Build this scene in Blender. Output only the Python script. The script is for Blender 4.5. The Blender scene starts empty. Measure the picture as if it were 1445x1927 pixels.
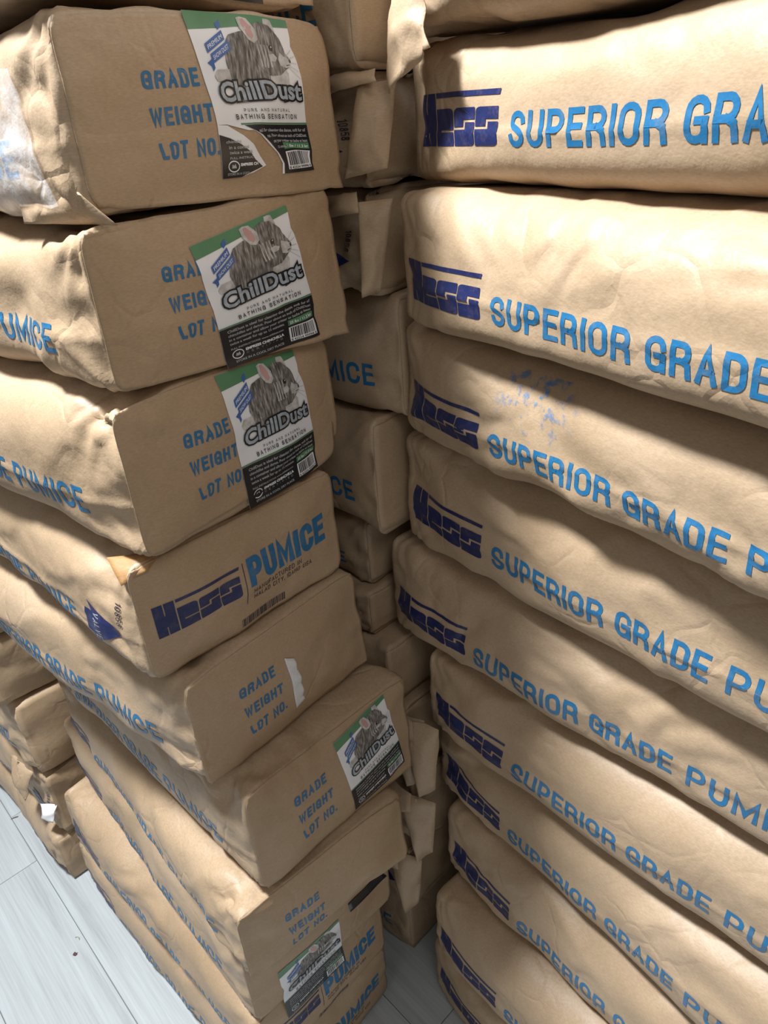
import bpy, bmesh, math, random
import numpy as np
from mathutils import Vector, Matrix

# ------------------------------------------------------------------ camera, world, lights
SC = bpy.context.scene
COL = SC.collection
R = math.radians
cam_d = bpy.data.cameras.new('camera'); cam = bpy.data.objects.new('camera', cam_d); COL.objects.link(cam)
cam_d.sensor_fit = 'HORIZONTAL'; cam_d.sensor_width = 36.0; cam_d.lens = 1360.17 / 1445 * 36
cam_d.clip_start = 0.02
_p, _r = R(28.533), R(4.590)
_f = Vector((0, math.cos(_p), -math.sin(_p))); _u = Vector((0, math.sin(_p), math.cos(_p))); _x = Vector((1, 0, 0))
_x2 = _x * math.cos(_r) - _u * math.sin(_r); _u2 = _x * math.sin(_r) + _u * math.cos(_r)
cam.matrix_world = Matrix(((_x2[0], _u2[0], -_f[0], 0), (_x2[1], _u2[1], -_f[1], 0), (_x2[2], _u2[2], -_f[2], 1.5683), (0, 0, 0, 1)))
SC.camera = cam
SC.view_settings.view_transform = 'Standard'; SC.view_settings.look = 'None'
SC.view_settings.exposure = 0.0; SC.view_settings.gamma = 1.0; SC.view_settings.use_curve_mapping = False
world = bpy.data.worlds.new('world'); SC.world = world; world.use_nodes = True
wb = world.node_tree.nodes['Background']; wb.inputs[0].default_value = (1.0, 0.97, 0.93, 1); wb.inputs[1].default_value = 0.19
# axes of the stacks: U runs along the bags away to the back left, V across them to the back right
UA, VA = Vector((-0.7071, 0.7071, 0)), Vector((0.7071, 0.7071, 0))
def uvz(u, v, z): return UA * u + VA * v + Vector((0, 0, z))
def area(name, pos, target, size, power, col):
    d = bpy.data.lights.new(name, 'AREA'); d.shape = 'RECTANGLE'; d.size = size[0]; d.size_y = size[1]; d.energy = power; d.color = col
    o = bpy.data.objects.new(name, d); COL.objects.link(o)
    o.location = pos; o.rotation_euler = (Vector(target) - Vector(pos)).to_track_quat('-Z', 'Y').to_euler()
    return o
area('ceiling_or_fill_light', uvz(1.14, -0.26, 3.30), uvz(0.5, 0.5, 0.9), (0.28, 0.28), 162, (0.95, 0.98, 1.0))
area('ceiling_or_fill_light', uvz(0.2, -1.7, 2.5), uvz(0.3, 0.6, 0.9), (1.2, 1.2), 4.5, (1.0, 0.98, 0.95))  # added soft fill from the front left, lifts the shaded fronts of the right stack
area('ceiling_or_fill_light', uvz(-0.7, -0.15, 2.75), uvz(0.5, 0.35, 1.3), (0.7, 0.7), 6.5, (1.0, 0.98, 0.95))  # added fill set close in, brightens the upper end faces of the left stack

# ------------------------------------------------------------------ noise
_rng = np.random.RandomState(7)
_perm = np.concatenate([_rng.permutation(256)] * 3)
_grad = _rng.normal(size=(256, 3)); _grad /= np.linalg.norm(_grad, axis=1)[:, None]
def perlin(P):
    P = P + 137.31
    I = np.floor(P).astype(int); F = P - I; I &= 255
    U = F * F * F * (F * (F * 6 - 15) + 10)
    out = 0
    for dx in (0, 1):
        wx = U[:, 0] if dx else 1 - U[:, 0]
        for dy in (0, 1):
            wy = U[:, 1] if dy else 1 - U[:, 1]
            for dz in (0, 1):
                wz = U[:, 2] if dz else 1 - U[:, 2]
                h = _perm[_perm[_perm[I[:, 0] + dx] + I[:, 1] + dy] + I[:, 2] + dz]
                g = _grad[h]
                out = out + wx * wy * wz * ((F - (dx, dy, dz)) * g).sum(1)
    return out * 1.6

def facets(P, seed, wl, n=4):
    """Sharp straight paper folds: triangle waves in random directions, each fading in and out."""
    rg = np.random.RandomState(1000 + seed); out = 0
    for k in range(n):
        d = rg.normal(size=3); d /= np.linalg.norm(d)
        t = (P @ d) / (wl * rg.uniform(.7, 1.4)) + rg.uniform() + .22 * perlin(P * 7 + k * 9.1 + seed)
        tri = np.abs((t % 1.0) - .5) * 4 - 1
        m = np.clip(perlin(P * (.42 / wl) + k * 17.3 + seed * 3.1) * 2.2 + .15, 0, 1)
        out = out + tri * m
    return out / 2
# ------------------------------------------------------------------ materials
def nodes(name):
    m = bpy.data.materials.new(name); m.use_nodes = True; nt = m.node_tree
    return m, nt, nt.nodes['Principled BSDF']
def N(nt, t, **k):
    n = nt.nodes.new(t)
    for a, b in k.items():
        if a.startswith('i_'):
            n.inputs[a[2:].replace('_', ' ')].default_value = b
        else: setattr(n, a, b)
    return n
def ramp(nt, src, stops):
    r = N(nt, 'ShaderNodeValToRGB'); e = r.color_ramp.elements
    e[0].position, e[0].color = stops[0][0], (*stops[0][1], 1); e[1].position, e[1].color = stops[-1][0], (*stops[-1][1], 1)
    for p, c in stops[1:-1]:
        x = e.new(p); x.color = (*c, 1)
    nt.links.new(src, r.inputs[0]); return r.outputs[0]
def paper_bump(nt, bs, strength=1.0, crease=1.0):
    L = nt.links; geo = N(nt, 'ShaderNodeNewGeometry')
    warp = N(nt, 'ShaderNodeTexNoise', i_Scale=9.0, i_Detail=3.0); L.new(geo.outputs['Position'], warp.inputs['Vector'])
    mx = N(nt, 'ShaderNodeVectorMath', operation='MULTIPLY_ADD'); L.new(warp.outputs['Color'], mx.inputs[0])
    mx.inputs[1].default_value = (0.09, 0.09, 0.09); L.new(geo.outputs['Position'], mx.inputs[2])
    vo = N(nt, 'ShaderNodeTexVoronoi', feature='DISTANCE_TO_EDGE', i_Scale=17.0); L.new(mx.outputs[0], vo.inputs['Vector'])
    cr = N(nt, 'ShaderNodeMapRange', i_From_Max=0.10, i_To_Max=1.0); L.new(vo.outputs['Distance'], cr.inputs['Value'])
    mask = N(nt, 'ShaderNodeTexNoise', i_Scale=7.0, i_Detail=1.0); L.new(geo.outputs['Position'], mask.inputs['Vector'])
    mr = N(nt, 'ShaderNodeMapRange', i_From_Min=0.46, i_From_Max=0.68); L.new(mask.outputs[0], mr.inputs['Value'])
    mu = N(nt, 'ShaderNodeMath', operation='MULTIPLY'); L.new(cr.outputs[0], mu.inputs[0]); L.new(mr.outputs[0], mu.inputs[1])
    b1 = N(nt, 'ShaderNodeBump', i_Strength=0.55 * crease, i_Distance=0.0016); L.new(mu.outputs[0], b1.inputs['Height'])
    n2 = N(nt, 'ShaderNodeTexNoise', i_Scale=38.0, i_Detail=4.0, i_Roughness=0.55); L.new(geo.outputs['Position'], n2.inputs['Vector'])
    b2 = N(nt, 'ShaderNodeBump', i_Strength=0.5 * strength, i_Distance=0.0026); L.new(n2.outputs[0], b2.inputs['Height']); L.new(b1.outputs[0], b2.inputs['Normal'])
    n3 = N(nt, 'ShaderNodeTexNoise', i_Scale=420.0, i_Detail=2.0); L.new(geo.outputs['Position'], n3.inputs['Vector'])
    b3 = N(nt, 'ShaderNodeBump', i_Strength=0.35 * strength, i_Distance=0.0004); L.new(n3.outputs[0], b3.inputs['Height']); L.new(b2.outputs[0], b3.inputs['Normal'])
    L.new(b3.outputs[0], bs.inputs['Normal'])
    return geo
def kraft_color(nt, geo, base=(0.435, 0.315, 0.204)):
    L = nt.links
    b = np.array(base)
    n1 = N(nt, 'ShaderNodeTexNoise', i_Scale=5.0, i_Detail=5.0, i_Roughness=0.6); L.new(geo.outputs['Position'], n1.inputs['Vector'])
    c1 = ramp(nt, n1.outputs[0], [(0.30, tuple(b * (0.86, 0.84, 0.80))), (0.5, tuple(b)), (0.70, tuple(b * (1.05, 1.07, 1.12)))])
    mp = N(nt, 'ShaderNodeMapping'); mp.inputs['Scale'].default_value = (240, 240, 900); L.new(geo.outputs['Position'], mp.inputs[0])
    n2 = N(nt, 'ShaderNodeTexNoise', i_Scale=1.0, i_Detail=2.0); L.new(mp.outputs[0], n2.inputs['Vector'])
    c2 = ramp(nt, n2.outputs[0], [(0.3, (0.90, 0.89, 0.87)), (0.7, (1.05, 1.05, 1.06))])
    m = N(nt, 'ShaderNodeMix', data_type='RGBA', blend_type='MULTIPLY'); m.inputs[0].default_value = 1.0
    L.new(c1, m.inputs[6]); L.new(c2, m.inputs[7])
    return m.outputs[2]
def kraft(name, base=(0.435, 0.315, 0.204), rough=0.5, strength=1.0, crease=1.0):
    m, nt, bs = nodes(name)
    geo = paper_bump(nt, bs, strength, crease)
    nt.links.new(kraft_color(nt, geo, base), bs.inputs['Base Color'])
    bs.inputs['Roughness'].default_value = rough; bs.inputs['Specular IOR Level'].default_value = 0.42
    return m
def ink(name, col, wear=0.35, rough=0.42):
    m, nt, bs = nodes(name); L = nt.links
    geo = paper_bump(nt, bs, 1.0, 1.0)
    k = kraft_color(nt, geo)
    n = N(nt, 'ShaderNodeTexNoise', i_Scale=75.0, i_Detail=4.0, i_Roughness=0.7); L.new(geo.outputs['Position'], n.inputs['Vector'])
    mr = N(nt, 'ShaderNodeMapRange', i_From_Min=0.50, i_From_Max=0.82, i_To_Max=wear); L.new(n.outputs[0], mr.inputs['Value'])
    mx = N(nt, 'ShaderNodeMix', data_type='RGBA'); L.new(mr.outputs[0], mx.inputs[0]); mx.inputs[6].default_value = (*col, 1); L.new(k, mx.inputs[7])
    L.new(mx.outputs[2], bs.inputs['Base Color']); bs.inputs['Roughness'].default_value = rough
    return m
def plain(name, col, rough=0.4, noise=0.06, scale=60, metal=0.0):
    m, nt, bs = nodes(name); L = nt.links
    geo = N(nt, 'ShaderNodeNewGeometry'); n = N(nt, 'ShaderNodeTexNoise', i_Scale=float(scale), i_Detail=3.0); L.new(geo.outputs['Position'], n.inputs['Vector'])
    c = np.array(col); L.new(ramp(nt, n.outputs[0], [(0.3, tuple(c * (1 - noise))), (0.7, tuple(np.minimum(c * (1 + noise), 1)))]), bs.inputs['Base Color'])
    bs.inputs['Roughness'].default_value = rough; bs.inputs['Metallic'].default_value = metal
    return m
M_KRAFT = kraft('kraft_paper'); M_PANEL = kraft('kraft_end_paper', (0.422, 0.300, 0.187), 0.52, 0.7, 0.8)
M_INSIDE = kraft('kraft_inner_ply', (0.36, 0.20, 0.08), 0.6)
M_NAVY = ink('navy_ink', (0.013, 0.021, 0.092), 0.16); M_BLUE = ink('light_blue_ink', (0.015, 0.140, 0.31), 0.22)
M_BLACK_INK = ink('black_ink', (0.03, 0.025, 0.05), 0.2)
M_WHITE = plain('label_white', (0.80, 0.81, 0.84), 0.32, 0.02); M_GREEN = plain('label_green', (0.085, 0.235, 0.115), 0.3)
M_BLACK = plain('label_black', (0.012, 0.013, 0.016), 0.28, 0.2); M_RIBBON = plain('label_ribbon_blue', (0.04, 0.12, 0.36), 0.32)
M_SILVER = plain('label_silver', (0.36, 0.41, 0.47), 0.3, 0.25, 220); M_TEAR = plain('torn_paper_white', (0.72, 0.72, 0.72), 0.8, 0.06, 300)
M_PINK = plain('ear_pink', (0.52, 0.30, 0.29), 0.4); M_PALE = plain('pale_fur', (0.50, 0.49, 0.48), 0.4, 0.25, 150)
M_GREYTXT = plain('label_grey_text', (0.42, 0.43, 0.45), 0.4)
def fur(name):
    m, nt, bs = nodes(name); L = nt.links
    geo = N(nt, 'ShaderNodeNewGeometry'); mp = N(nt, 'ShaderNodeMapping'); mp.inputs['Scale'].default_value = (420, 420, 90); L.new(geo.outputs['Position'], mp.inputs[0])
    n = N(nt, 'ShaderNodeTexNoise', i_Scale=1.0, i_Detail=4.0); L.new(mp.outputs[0], n.inputs['Vector'])
    L.new(ramp(nt, n.outputs[0], [(0.32, (0.045, 0.042, 0.04)), (0.5, (0.16, 0.15, 0.14)), (0.68, (0.36, 0.34, 0.33))]), bs.inputs['Base Color'])
    bs.inputs['Roughness'].default_value = 0.4; return m
M_FUR = fur('grey_fur')
def tape_mat():
    m, nt, bs = nodes('clear_tape'); L = nt.links
    paper_bump(nt, bs, 1.6, 2.0)
    geo = N(nt, 'ShaderNodeNewGeometry'); n = N(nt, 'ShaderNodeTexNoise', i_Scale=26.0, i_Detail=5.0, i_Roughness=0.7); L.new(geo.outputs['Position'], n.inputs['Vector'])
    mr = N(nt, 'ShaderNodeMapRange', i_From_Min=0.38, i_From_Max=0.72, i_To_Min=0.04, i_To_Max=0.42); L.new(n.outputs[0], mr.inputs['Value'])
    L.new(mr.outputs[0], bs.inputs['Alpha']); bs.inputs['Base Color'].default_value = (0.86, 0.86, 0.88, 1); bs.inputs['Roughness'].default_value = 0.16
    return m
M_TAPE = tape_mat()
def smudge_mat(name, col, lo, hi, amax, scale, centre, rad):
    m, nt, bs = nodes(name); L = nt.links
    geo = N(nt, 'ShaderNodeNewGeometry'); n = N(nt, 'ShaderNodeTexNoise', i_Scale=float(scale), i_Detail=4.0, i_Roughness=0.6); L.new(geo.outputs['Position'], n.inputs['Vector'])
    mr = N(nt, 'ShaderNodeMapRange', i_From_Min=lo, i_From_Max=hi, i_To_Max=amax); L.new(n.outputs[0], mr.inputs['Value'])
    tc = N(nt, 'ShaderNodeTexCoord'); d = N(nt, 'ShaderNodeVectorMath', operation='DISTANCE'); L.new(tc.outputs['Object'], d.inputs[0]); d.inputs[1].default_value = centre
    f = N(nt, 'ShaderNodeMapRange', i_From_Min=rad * 0.45, i_From_Max=rad, i_To_Min=1.0, i_To_Max=0.0); L.new(d.outputs['Value'], f.inputs['Value'])
    mu = N(nt, 'ShaderNodeMath', operation='MULTIPLY'); L.new(mr.outputs[0], mu.inputs[0]); L.new(f.outputs[0], mu.inputs[1])
    L.new(mu.outputs[0], bs.inputs['Alpha']); bs.inputs['Base Color'].default_value = (*col, 1); bs.inputs['Roughness'].default_value = 0.6
    return m
def plank_mat():
    m, nt, bs = nodes('pale_wood_plank'); L = nt.links
    tc = N(nt, 'ShaderNodeTexCoord'); oi = N(nt, 'ShaderNodeObjectInfo')
    ad = N(nt, 'ShaderNodeVectorMath', operation='MULTIPLY_ADD'); L.new(oi.outputs['Location'], ad.inputs[0]); ad.inputs[1].default_value = (7.3, 5.1, 3.0); L.new(tc.outputs['Object'], ad.inputs[2])
    mp = N(nt, 'ShaderNodeMapping'); mp.inputs['Scale'].default_value = (1.6, 34, 10); L.new(ad.outputs[0], mp.inputs[0])
    n = N(nt, 'ShaderNodeTexNoise', i_Scale=1.0, i_Detail=6.0, i_Roughness=0.62, i_Distortion=0.6); L.new(mp.outputs[0], n.inputs['Vector'])
    mp2 = N(nt, 'ShaderNodeMapping'); mp2.inputs['Scale'].default_value = (6, 260, 10); L.new(ad.outputs[0], mp2.inputs[0])
    n2 = N(nt, 'ShaderNodeTexNoise', i_Scale=1.0, i_Detail=3.0); L.new(mp2.outputs[0], n2.inputs['Vector'])
    c = ramp(nt, n.outputs[0], [(0.25, (0.29, 0.30, 0.31)), (0.42, (0.41, 0.44, 0.455)), (0.7, (0.48, 0.525, 0.545))])
    c2 = ramp(nt, n2.outputs[0], [(0.3, (0.88, 0.88, 0.88)), (0.6, (1.0, 1.0, 1.0))])
    mx = N(nt, 'ShaderNodeMix', data_type='RGBA', blend_type='MULTIPLY'); mx.inputs[0].default_value = 1; L.new(c, mx.inputs[6]); L.new(c2, mx.inputs[7])
    L.new(mx.outputs[2], bs.inputs['Base Color']); bs.inputs['Roughness'].default_value = 0.42
    b = N(nt, 'ShaderNodeBump', i_Strength=0.25, i_Distance=0.001); L.new(n2.outputs[0], b.inputs['Height']); L.new(b.outputs[0], bs.inputs['Normal'])
    return m
M_PLANK = plank_mat(); M_GROUT = plain('dark_joint', (0.16, 0.16, 0.16), 0.8); M_WALL = plain('wall_paint', (0.62, 0.60, 0.57), 0.8, 0.03, 8)

# ------------------------------------------------------------------ mesh helpers
def link_mesh(name, V, F, mats, parent=None, smooth=True, mi=None, loc=None, rot=None):
    me = bpy.data.meshes.new(name)
    V = np.asarray(V, dtype=np.float32)
    if isinstance(F, np.ndarray):
        me.vertices.add(len(V)); me.vertices.foreach_set('co', V.ravel())
        k = F.shape[1]; me.loops.add(F.size); me.loops.foreach_set('vertex_index', F.astype(np.int32).ravel())
        me.polygons.add(len(F)); me.polygons.foreach_set('loop_start', np.arange(0, F.size, k, dtype=np.int32))
        me.update(calc_edges=True); me.validate()
    else:
        me.from_pydata(V.tolist(), [], F); me.update()
    if not isinstance(mats, (list, tuple)): mats = [mats]
    for m in mats: me.materials.append(m)
    if mi is not None: me.polygons.foreach_set('material_index', np.asarray(mi, dtype=np.int32))
    me.polygons.foreach_set('use_smooth', np.full(len(me.polygons), smooth))
    o = bpy.data.objects.new(name, me); COL.objects.link(o)
    if parent: o.parent = parent
    if loc is not None: o.location = loc
    if rot is not None: o.rotation_euler = rot
    return o
def tag(o, label=None, cat=None, group=None, kind=None):
    for k, v in (('label', label), ('category', cat), ('group', group), ('kind', kind)):
        if v: o[k] = v
    return o

# --- flat shapes (prints): lists of (2-D vertices, faces, material slot, layer)
class Flat:
    def __init__(s): s.V = []; s.F = []; s.m = []; s.l = []
    def poly(s, pts, m=0, l=0):
        k = len(s.V); s.V += [tuple(p) for p in pts]; s.F.append(tuple(range(k, k + len(pts)))); s.m.append(m); s.l.append(l)
    def rect(s, x0, y0, x1, y1, m=0, l=0): s.poly([(x0, y0), (x1, y0), (x1, y1), (x0, y1)], m, l)
    def raw(s, V, F, m=0, l=0):
        k = len(s.V); s.V += [tuple(p) for p in V]
        for f in F: s.F.append(tuple(i + k for i in f)); s.m.append(m); s.l.append(l)
    def merge(s, o, fn, m=None, l=None):
        k = len(s.V); s.V += [fn(*p) for p in o.V]
        for f, mm, ll in zip(o.F, o.m, o.l): s.F.append(tuple(i + k for i in f)); s.m.append(mm if m is None else m); s.l.append(ll if l is None else l)
    def cut(s, dx, dy):
        bm = bmesh.new(); vs = [bm.verts.new((p[0], p[1], 0)) for p in s.V]
        ll = bm.faces.layers.int.new('ly')
        for f, m, l in zip(s.F, s.m, s.l):
            try: fa = bm.faces.new([vs[i] for i in f])
            except ValueError: continue
            fa.material_index = m; fa[ll] = l
        bmesh.ops.triangulate(bm, faces=[f for f in bm.faces if len(f.verts) > 4])
        P = np.array(s.V); lo = P.min(0); hi = P.max(0)
        for ax, d in ((0, dx), (1, dy)):
            x = math.floor(lo[ax] / d) * d + d
            while x < hi[ax] - 1e-6:
                co = [0, 0, 0]; no = [0, 0, 0]; co[ax] = x; no[ax] = 1
                bmesh.ops.bisect_plane(bm, geom=bm.verts[:] + bm.edges[:] + bm.faces[:], plane_co=co, plane_no=no, dist=1e-7)
                x += d
        bm.verts.index_update()
        V = np.array([(v.co.x, v.co.y) for v in bm.verts]); F = []; m = []; l = np.zeros(len(V))
        for f in bm.faces:
            F.append([v.index for v in f.verts]); m.append(f.material_index)
            for v in f.verts: l[v.index] = f[ll]
        # consistent winding (counter-clockwise)
        for i, f in enumerate(F):
            a = V[f]; ar = np.sum(a[:, 0] * np.roll(a[:, 1], -1) - a[:, 1] * np.roll(a[:, 0], -1))
            if ar < 0: F[i] = f[::-1]
        bm.free()
        return V, F, m, l
def arc(cx, cy, rx, ry, a0, a1, n=7):
    return [(cx + rx * math.cos(R(a0 + (a1 - a0) * i / n)), cy + ry * math.sin(R(a0 + (a1 - a0) * i / n))) for i in range(n + 1)]
r_ = 0.24
GLY = {
 'A': (1.0, [[(0, 0), (.5, 1), (1, 0)], [(.2, .32), (.8, .32)]]),
 'B': (1.0, [[(0, 0), (0, 1), (.6, 1)] + arc(.6, .77, .4, .23, 90, -90) + [(0, .54)], [(.6, .54)] + arc(.6, .27, .4, .27, 90, -90) + [(0, 0)]]),
 'C': (1.0, [arc(.5, .74, .5, .26, 0, 180) + arc(.5, .26, .5, .26, 180, 360)]),
 'D': (1.0, [[(0, 0), (0, 1), (.45, 1)] + arc(.45, .72, .55, .28, 90, 0) + arc(.45, .28, .55, .28, 0, -90) + [(0, 0)]]),
 'E': (.88, [[(1, 1), (0, 1), (0, 0), (1, 0)], [(0, .53), (.9, .53)]]),
 'F': (.85, [[(1, 1), (0, 1), (0, 0)], [(0, .5), (.9, .5)]]),
 'G': (1.05, [arc(.5, .74, .5, .26, 0, 180) + arc(.5, .26, .5, .26, 180, 340) + [(1, .48), (.55, .48)], [(1, .48), (1, 0)]]),
 'H': (1.0, [[(0, 0), (0, 1)], [(1, 0), (1, 1)], [(0, .52), (1, .52)]]),
 'I': (0.0, [[(0, 0), (0, 1)]]),
 'K': (1.0, [[(0, 0), (0, 1)], [(1, 1), (0, .42)], [(.3, .6), (1, 0)]]),
 'L': (.8, [[(0, 1), (0, 0), (1, 0)]]),
 'M': (1.35, [[(0, 0), (0, 1), (.5, .15), (1, 1), (1, 0)]]),
 'N': (1.05, [[(0, 0), (0, 1), (1, 0), (1, 1)]]),
 'O': (1.05, [arc(.5, .74, .5, .26, 0, 180) + arc(.5, .26, .5, .26, 180, 360) + [(1, .74)]]),
 'P': (1.0, [[(0, 0), (0, 1), (.55, 1)] + arc(.55, .72, .45, .28, 90, -90) + [(0, .44)]]),
 'R': (1.05, [[(0, 0), (0, 1), (.55, 1)] + arc(.55, .74, .42, .26, 90, -90) + [(0, .48)], [(.55, .48), (.93, .38), (1, 0)]]),
 'S': (1.0, [arc(.5, .76, .5, .24, 0, 180) + arc(.5, .70, .5, .17, 180, 250, 3) + [(.72, .44)] + arc(.5, .27, .5, .16, 40, 0, 2) + arc(.5, .24, .5, .24, 0, -180)]),
 'T': (.95, [[(0, 1), (1, 1)], [(.5, 1), (.5, 0)]]),
 'U': (1.0, [[(0, 1)] + arc(.5, .26, .5, .26, 180, 360) + [(1, 1)]]),
 'V': (1.0, [[(0, 1), (.5, 0), (1, 1)]]),
 'W': (1.5, [[(0, 1), (.25, 0), (.5, .9), (.75, 0), (1, 1)]]),
 'Y': (1.0, [[(0, 1), (.5, .45), (1, 1)], [(.5, .45), (.5, 0)]]),
 '.': (0.0, [[(0, 0), (0, .02)]]), ',': (0.0, [[(0, .04), (-.1, -.16)]]),
 '0': (.9, [arc(.5, .74, .5, .26, 0, 180) + arc(.5, .26, .5, .26, 180, 360) + [(1, .74)]]),
 '1': (.4, [[(0, .8), (1, 1), (1, 0)]]),
 '8': (.9, [arc(.5, .76, .42, .24, -90, 270), arc(.5, .27, .5, .27, -90, 270)]),
 '5': (.9, [[(1, 1), (.1, 1), (0, .55), (.5, .64)] + arc(.5, .32, .5, .32, 90, -150)]),
}
def strip(fl, pts, h, m, l):
    P = np.array(pts, float); keep = [0] + [i for i in range(1, len(P)) if np.linalg.norm(P[i] - P[i - 1]) > 1e-6]; P = P[keep]
    n = len(P); d = P[1:] - P[:-1]; d /= np.linalg.norm(d, axis=1)[:, None]; nr = np.stack([-d[:, 1], d[:, 0]], 1)
    closed = np.linalg.norm(P[0] - P[-1]) < 1e-6
    if not closed: P[0] -= d[0] * h; P[-1] += d[-1] * h
    A = []
    for i in range(n):
        if i == 0: a, b = (nr[-1], nr[0]) if closed else (nr[0], nr[0])
        elif i == n - 1: a, b = (nr[-1], nr[0]) if closed else (nr[-1], nr[-1])
        else: a, b = nr[i - 1], nr[i]
        s = a + b; ln = np.linalg.norm(s)
        if ln < 0.3: s, k = a, 1
        else: s = s / ln; k = min(1 / max(s @ a, 0.3), 2.2)
        A.append(s * k * h)
    A = np.array(A); V = np.concatenate([P + A, P - A])
    fl.raw(V, [(i + n, i + n + 1, i + 1, i) for i in range(n - 1)], m, l)
def stroke_text(text, x0, x1, y0, hgt, wt, m=0, l=0, gap=0.36, wide=1.0, slant=0.0):
    """Lettering built from strokes, fitted from x0 to x1; hgt = cap height; wt = stroke width."""
    fl = Flat(); x = 0.0; h = wt / 2; spans = []
    w = hgt * 0.36 * wide
    for ch in text:
        if ch == ' ': x += w * 0.75 + wt; continue
        gw, paths = GLY[ch]; W_ = gw * w
        spans.append((ch, x, W_)); x += W_ + wt + w * gap
    tot = x - w * gap; k = (x1 - x0) / tot
    for ch, gx, W_ in spans:
        for p in GLY[ch][1]:
            pts = [(x0 + (gx + h) * k + (px * W_ if ch not in '.,I' else px * w) * k, y0 + h + py * (hgt - wt)) for px, py in p]
            strip(fl, pts, h, m, l)
    return fl
def font_text(text, offset=0.0, res=3):
    c = bpy.data.curves.new('t', 'FONT'); c.body = text; c.offset = offset; c.resolution_u = res; c.fill_mode = 'FRONT'
    o = bpy.data.objects.new('t', c); COL.objects.link(o)
    dg = bpy.context.evaluated_depsgraph_get(); dg.update(); me = o.evaluated_get(dg).to_mesh()
    V = np.array([v.co[:2] for v in me.vertices]); F = [tuple(p.vertices) for p in me.polygons]
    o.evaluated_get(dg).to_mesh_clear(); bpy.data.objects.remove(o); bpy.data.curves.remove(c)
    return V, F
def fit_text(text, x0, x1, y, h, offset=0.0, rise=0.0, arch=0.0, m=0, l=0, fl=None, box=None):
    V, F = font_text(text, offset)
    if box is None: box = (V[:, 0].min(), V[:, 0].max(), 0.0, 0.73)
    fx = (V[:, 0] - box[0]) / (box[1] - box[0]); fy = (V[:, 1] - box[2]) / (box[3] - box[2])
    X = x0 + fx * (x1 - x0); Y = y - fy * h - rise * (fx - .5) - arch * (1 - (2 * fx - 1) ** 2)
    fl.raw(np.stack([X, Y], 1), F, m, l); return box

# the maker's mark: H e s s in solid blocks under a bar. unit: total width 1, height 1 (y up)
def maker_mark(x0, x1, y0, y1):
    fl = Flat(); g = 0.010
    def rr(xa, ya, xb, yb, tl=0, br=0, tr=0, bl=0):
        p = []
        p += arc(xa + bl, ya + bl * 1.6, bl, bl * 1.6, 180, 270, 4) if bl else [(xa, ya)]
        p += arc(xb - br, ya + br * 1.6, br, br * 1.6, 270, 360, 4) if br else [(xb, ya)]
        p += arc(xb - tr, yb - tr * 1.6, tr, tr * 1.6, 0, 90, 4) if tr else [(xb, yb)]
        p += arc(xa + tl, yb - tl * 1.6, tl, tl * 1.6, 90, 180, 4) if tl else [(xa, yb)]
        return p
    # H
    fl.rect(0, 0, .105, 1.0); fl.rect(.105, .26, .115, .62); fl.rect(.115, 0, .225, .66); fl.rect(.115, .66, .225, 1.0) if False else None
    fl.rect(.118, .66, .225, 1.0)
    # bar
    fl.poly([(.24, .90), (.99, .90), (1.0, 1.0), (.24, 1.0)])
    H = .70
    # e
    fl.poly([(.24, .0), (.46 - .02, .0), (.46, .0), (.46, .26), (.30, .26), (.30, .30), (.24, .30)])
    fl.poly(rr(.24, .30, .46, H, tr=.05))
    # s, s
    for a in (.475, .735):
        b = a + .25
        fl.poly([(a, .34 + g)] + [(a + .115, .34 + g), (a + .115, .47 + g), (b, .47 + g), (b, H)] + arc(a + .05, H - .08, .05, .08, 90, 180, 4))
        fl.poly([(a, 0)] + arc(b - .05, .08, .05, .08, 270, 360, 4) + [(b, .43), (a + .14, .43), (a + .14, .30), (a, .30)])
    out = Flat(); out.merge(fl, lambda x, y: (x0 + (x / .985) * (x1 - x0), y0 + y * (y1 - y0)))
    return out
BAG_L, BAG_W, BAG_T = 0.70, 0.29, 0.165
def side_print():
    f = Flat()
    f.merge(maker_mark(.017, .160, .030, .078), lambda x, y: (x, y), 0)
    for t, a, b in (('SUPERIOR', .178, .3476), ('GRADE', .361, .468), ('PUMICE', .484, .6255)):
        f.merge(stroke_text(t, a, b, .0290, .0300, .0051, gap=.18), lambda x, y: (x, y), 1)
    return f
def end_print():
    f = Flat()
    for t, a, b, y in (('GRADE', .0663, .123, .1005), ('WEIGHT', .0685, .130, .0705), ('LOT NO.', .0715, .134, .0415)):
        f.merge(stroke_text(t, a, b, y, .0150, .0029, gap=.34), lambda x, y: (x, y), 1)
    return f
def front_print():
    f = Flat()
    f.merge(maker_mark(.0165, .124, .060, .102), lambda x, y: (x, y), 0)
    f.rect(.1300, .042, .1310, .104, 2)
    f.merge(stroke_text('PUMICE', .1365, .265, .0665, .040, .0085, gap=.22), lambda x, y: (x, y), 1)
    f.merge(stroke_text('MANUFACTURED IN', .1400, .2190, .0545, .0072, .0009, gap=.38), lambda x, y: (x, y), 2)
    f.merge(stroke_text('MALAD CITY, IDAHO USA', .1410, .2360, .0445, .0072, .0009, gap=.38), lambda x, y: (x, y), 2)
    rg = random.Random(3); x = .119
    while x < .190:
        w = rg.choice([.0007, .0012, .0018]); f.rect(x, .0115, x + w, .0235, 2); x += w + rg.choice([.0006, .001, .0014])
    return f
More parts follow.
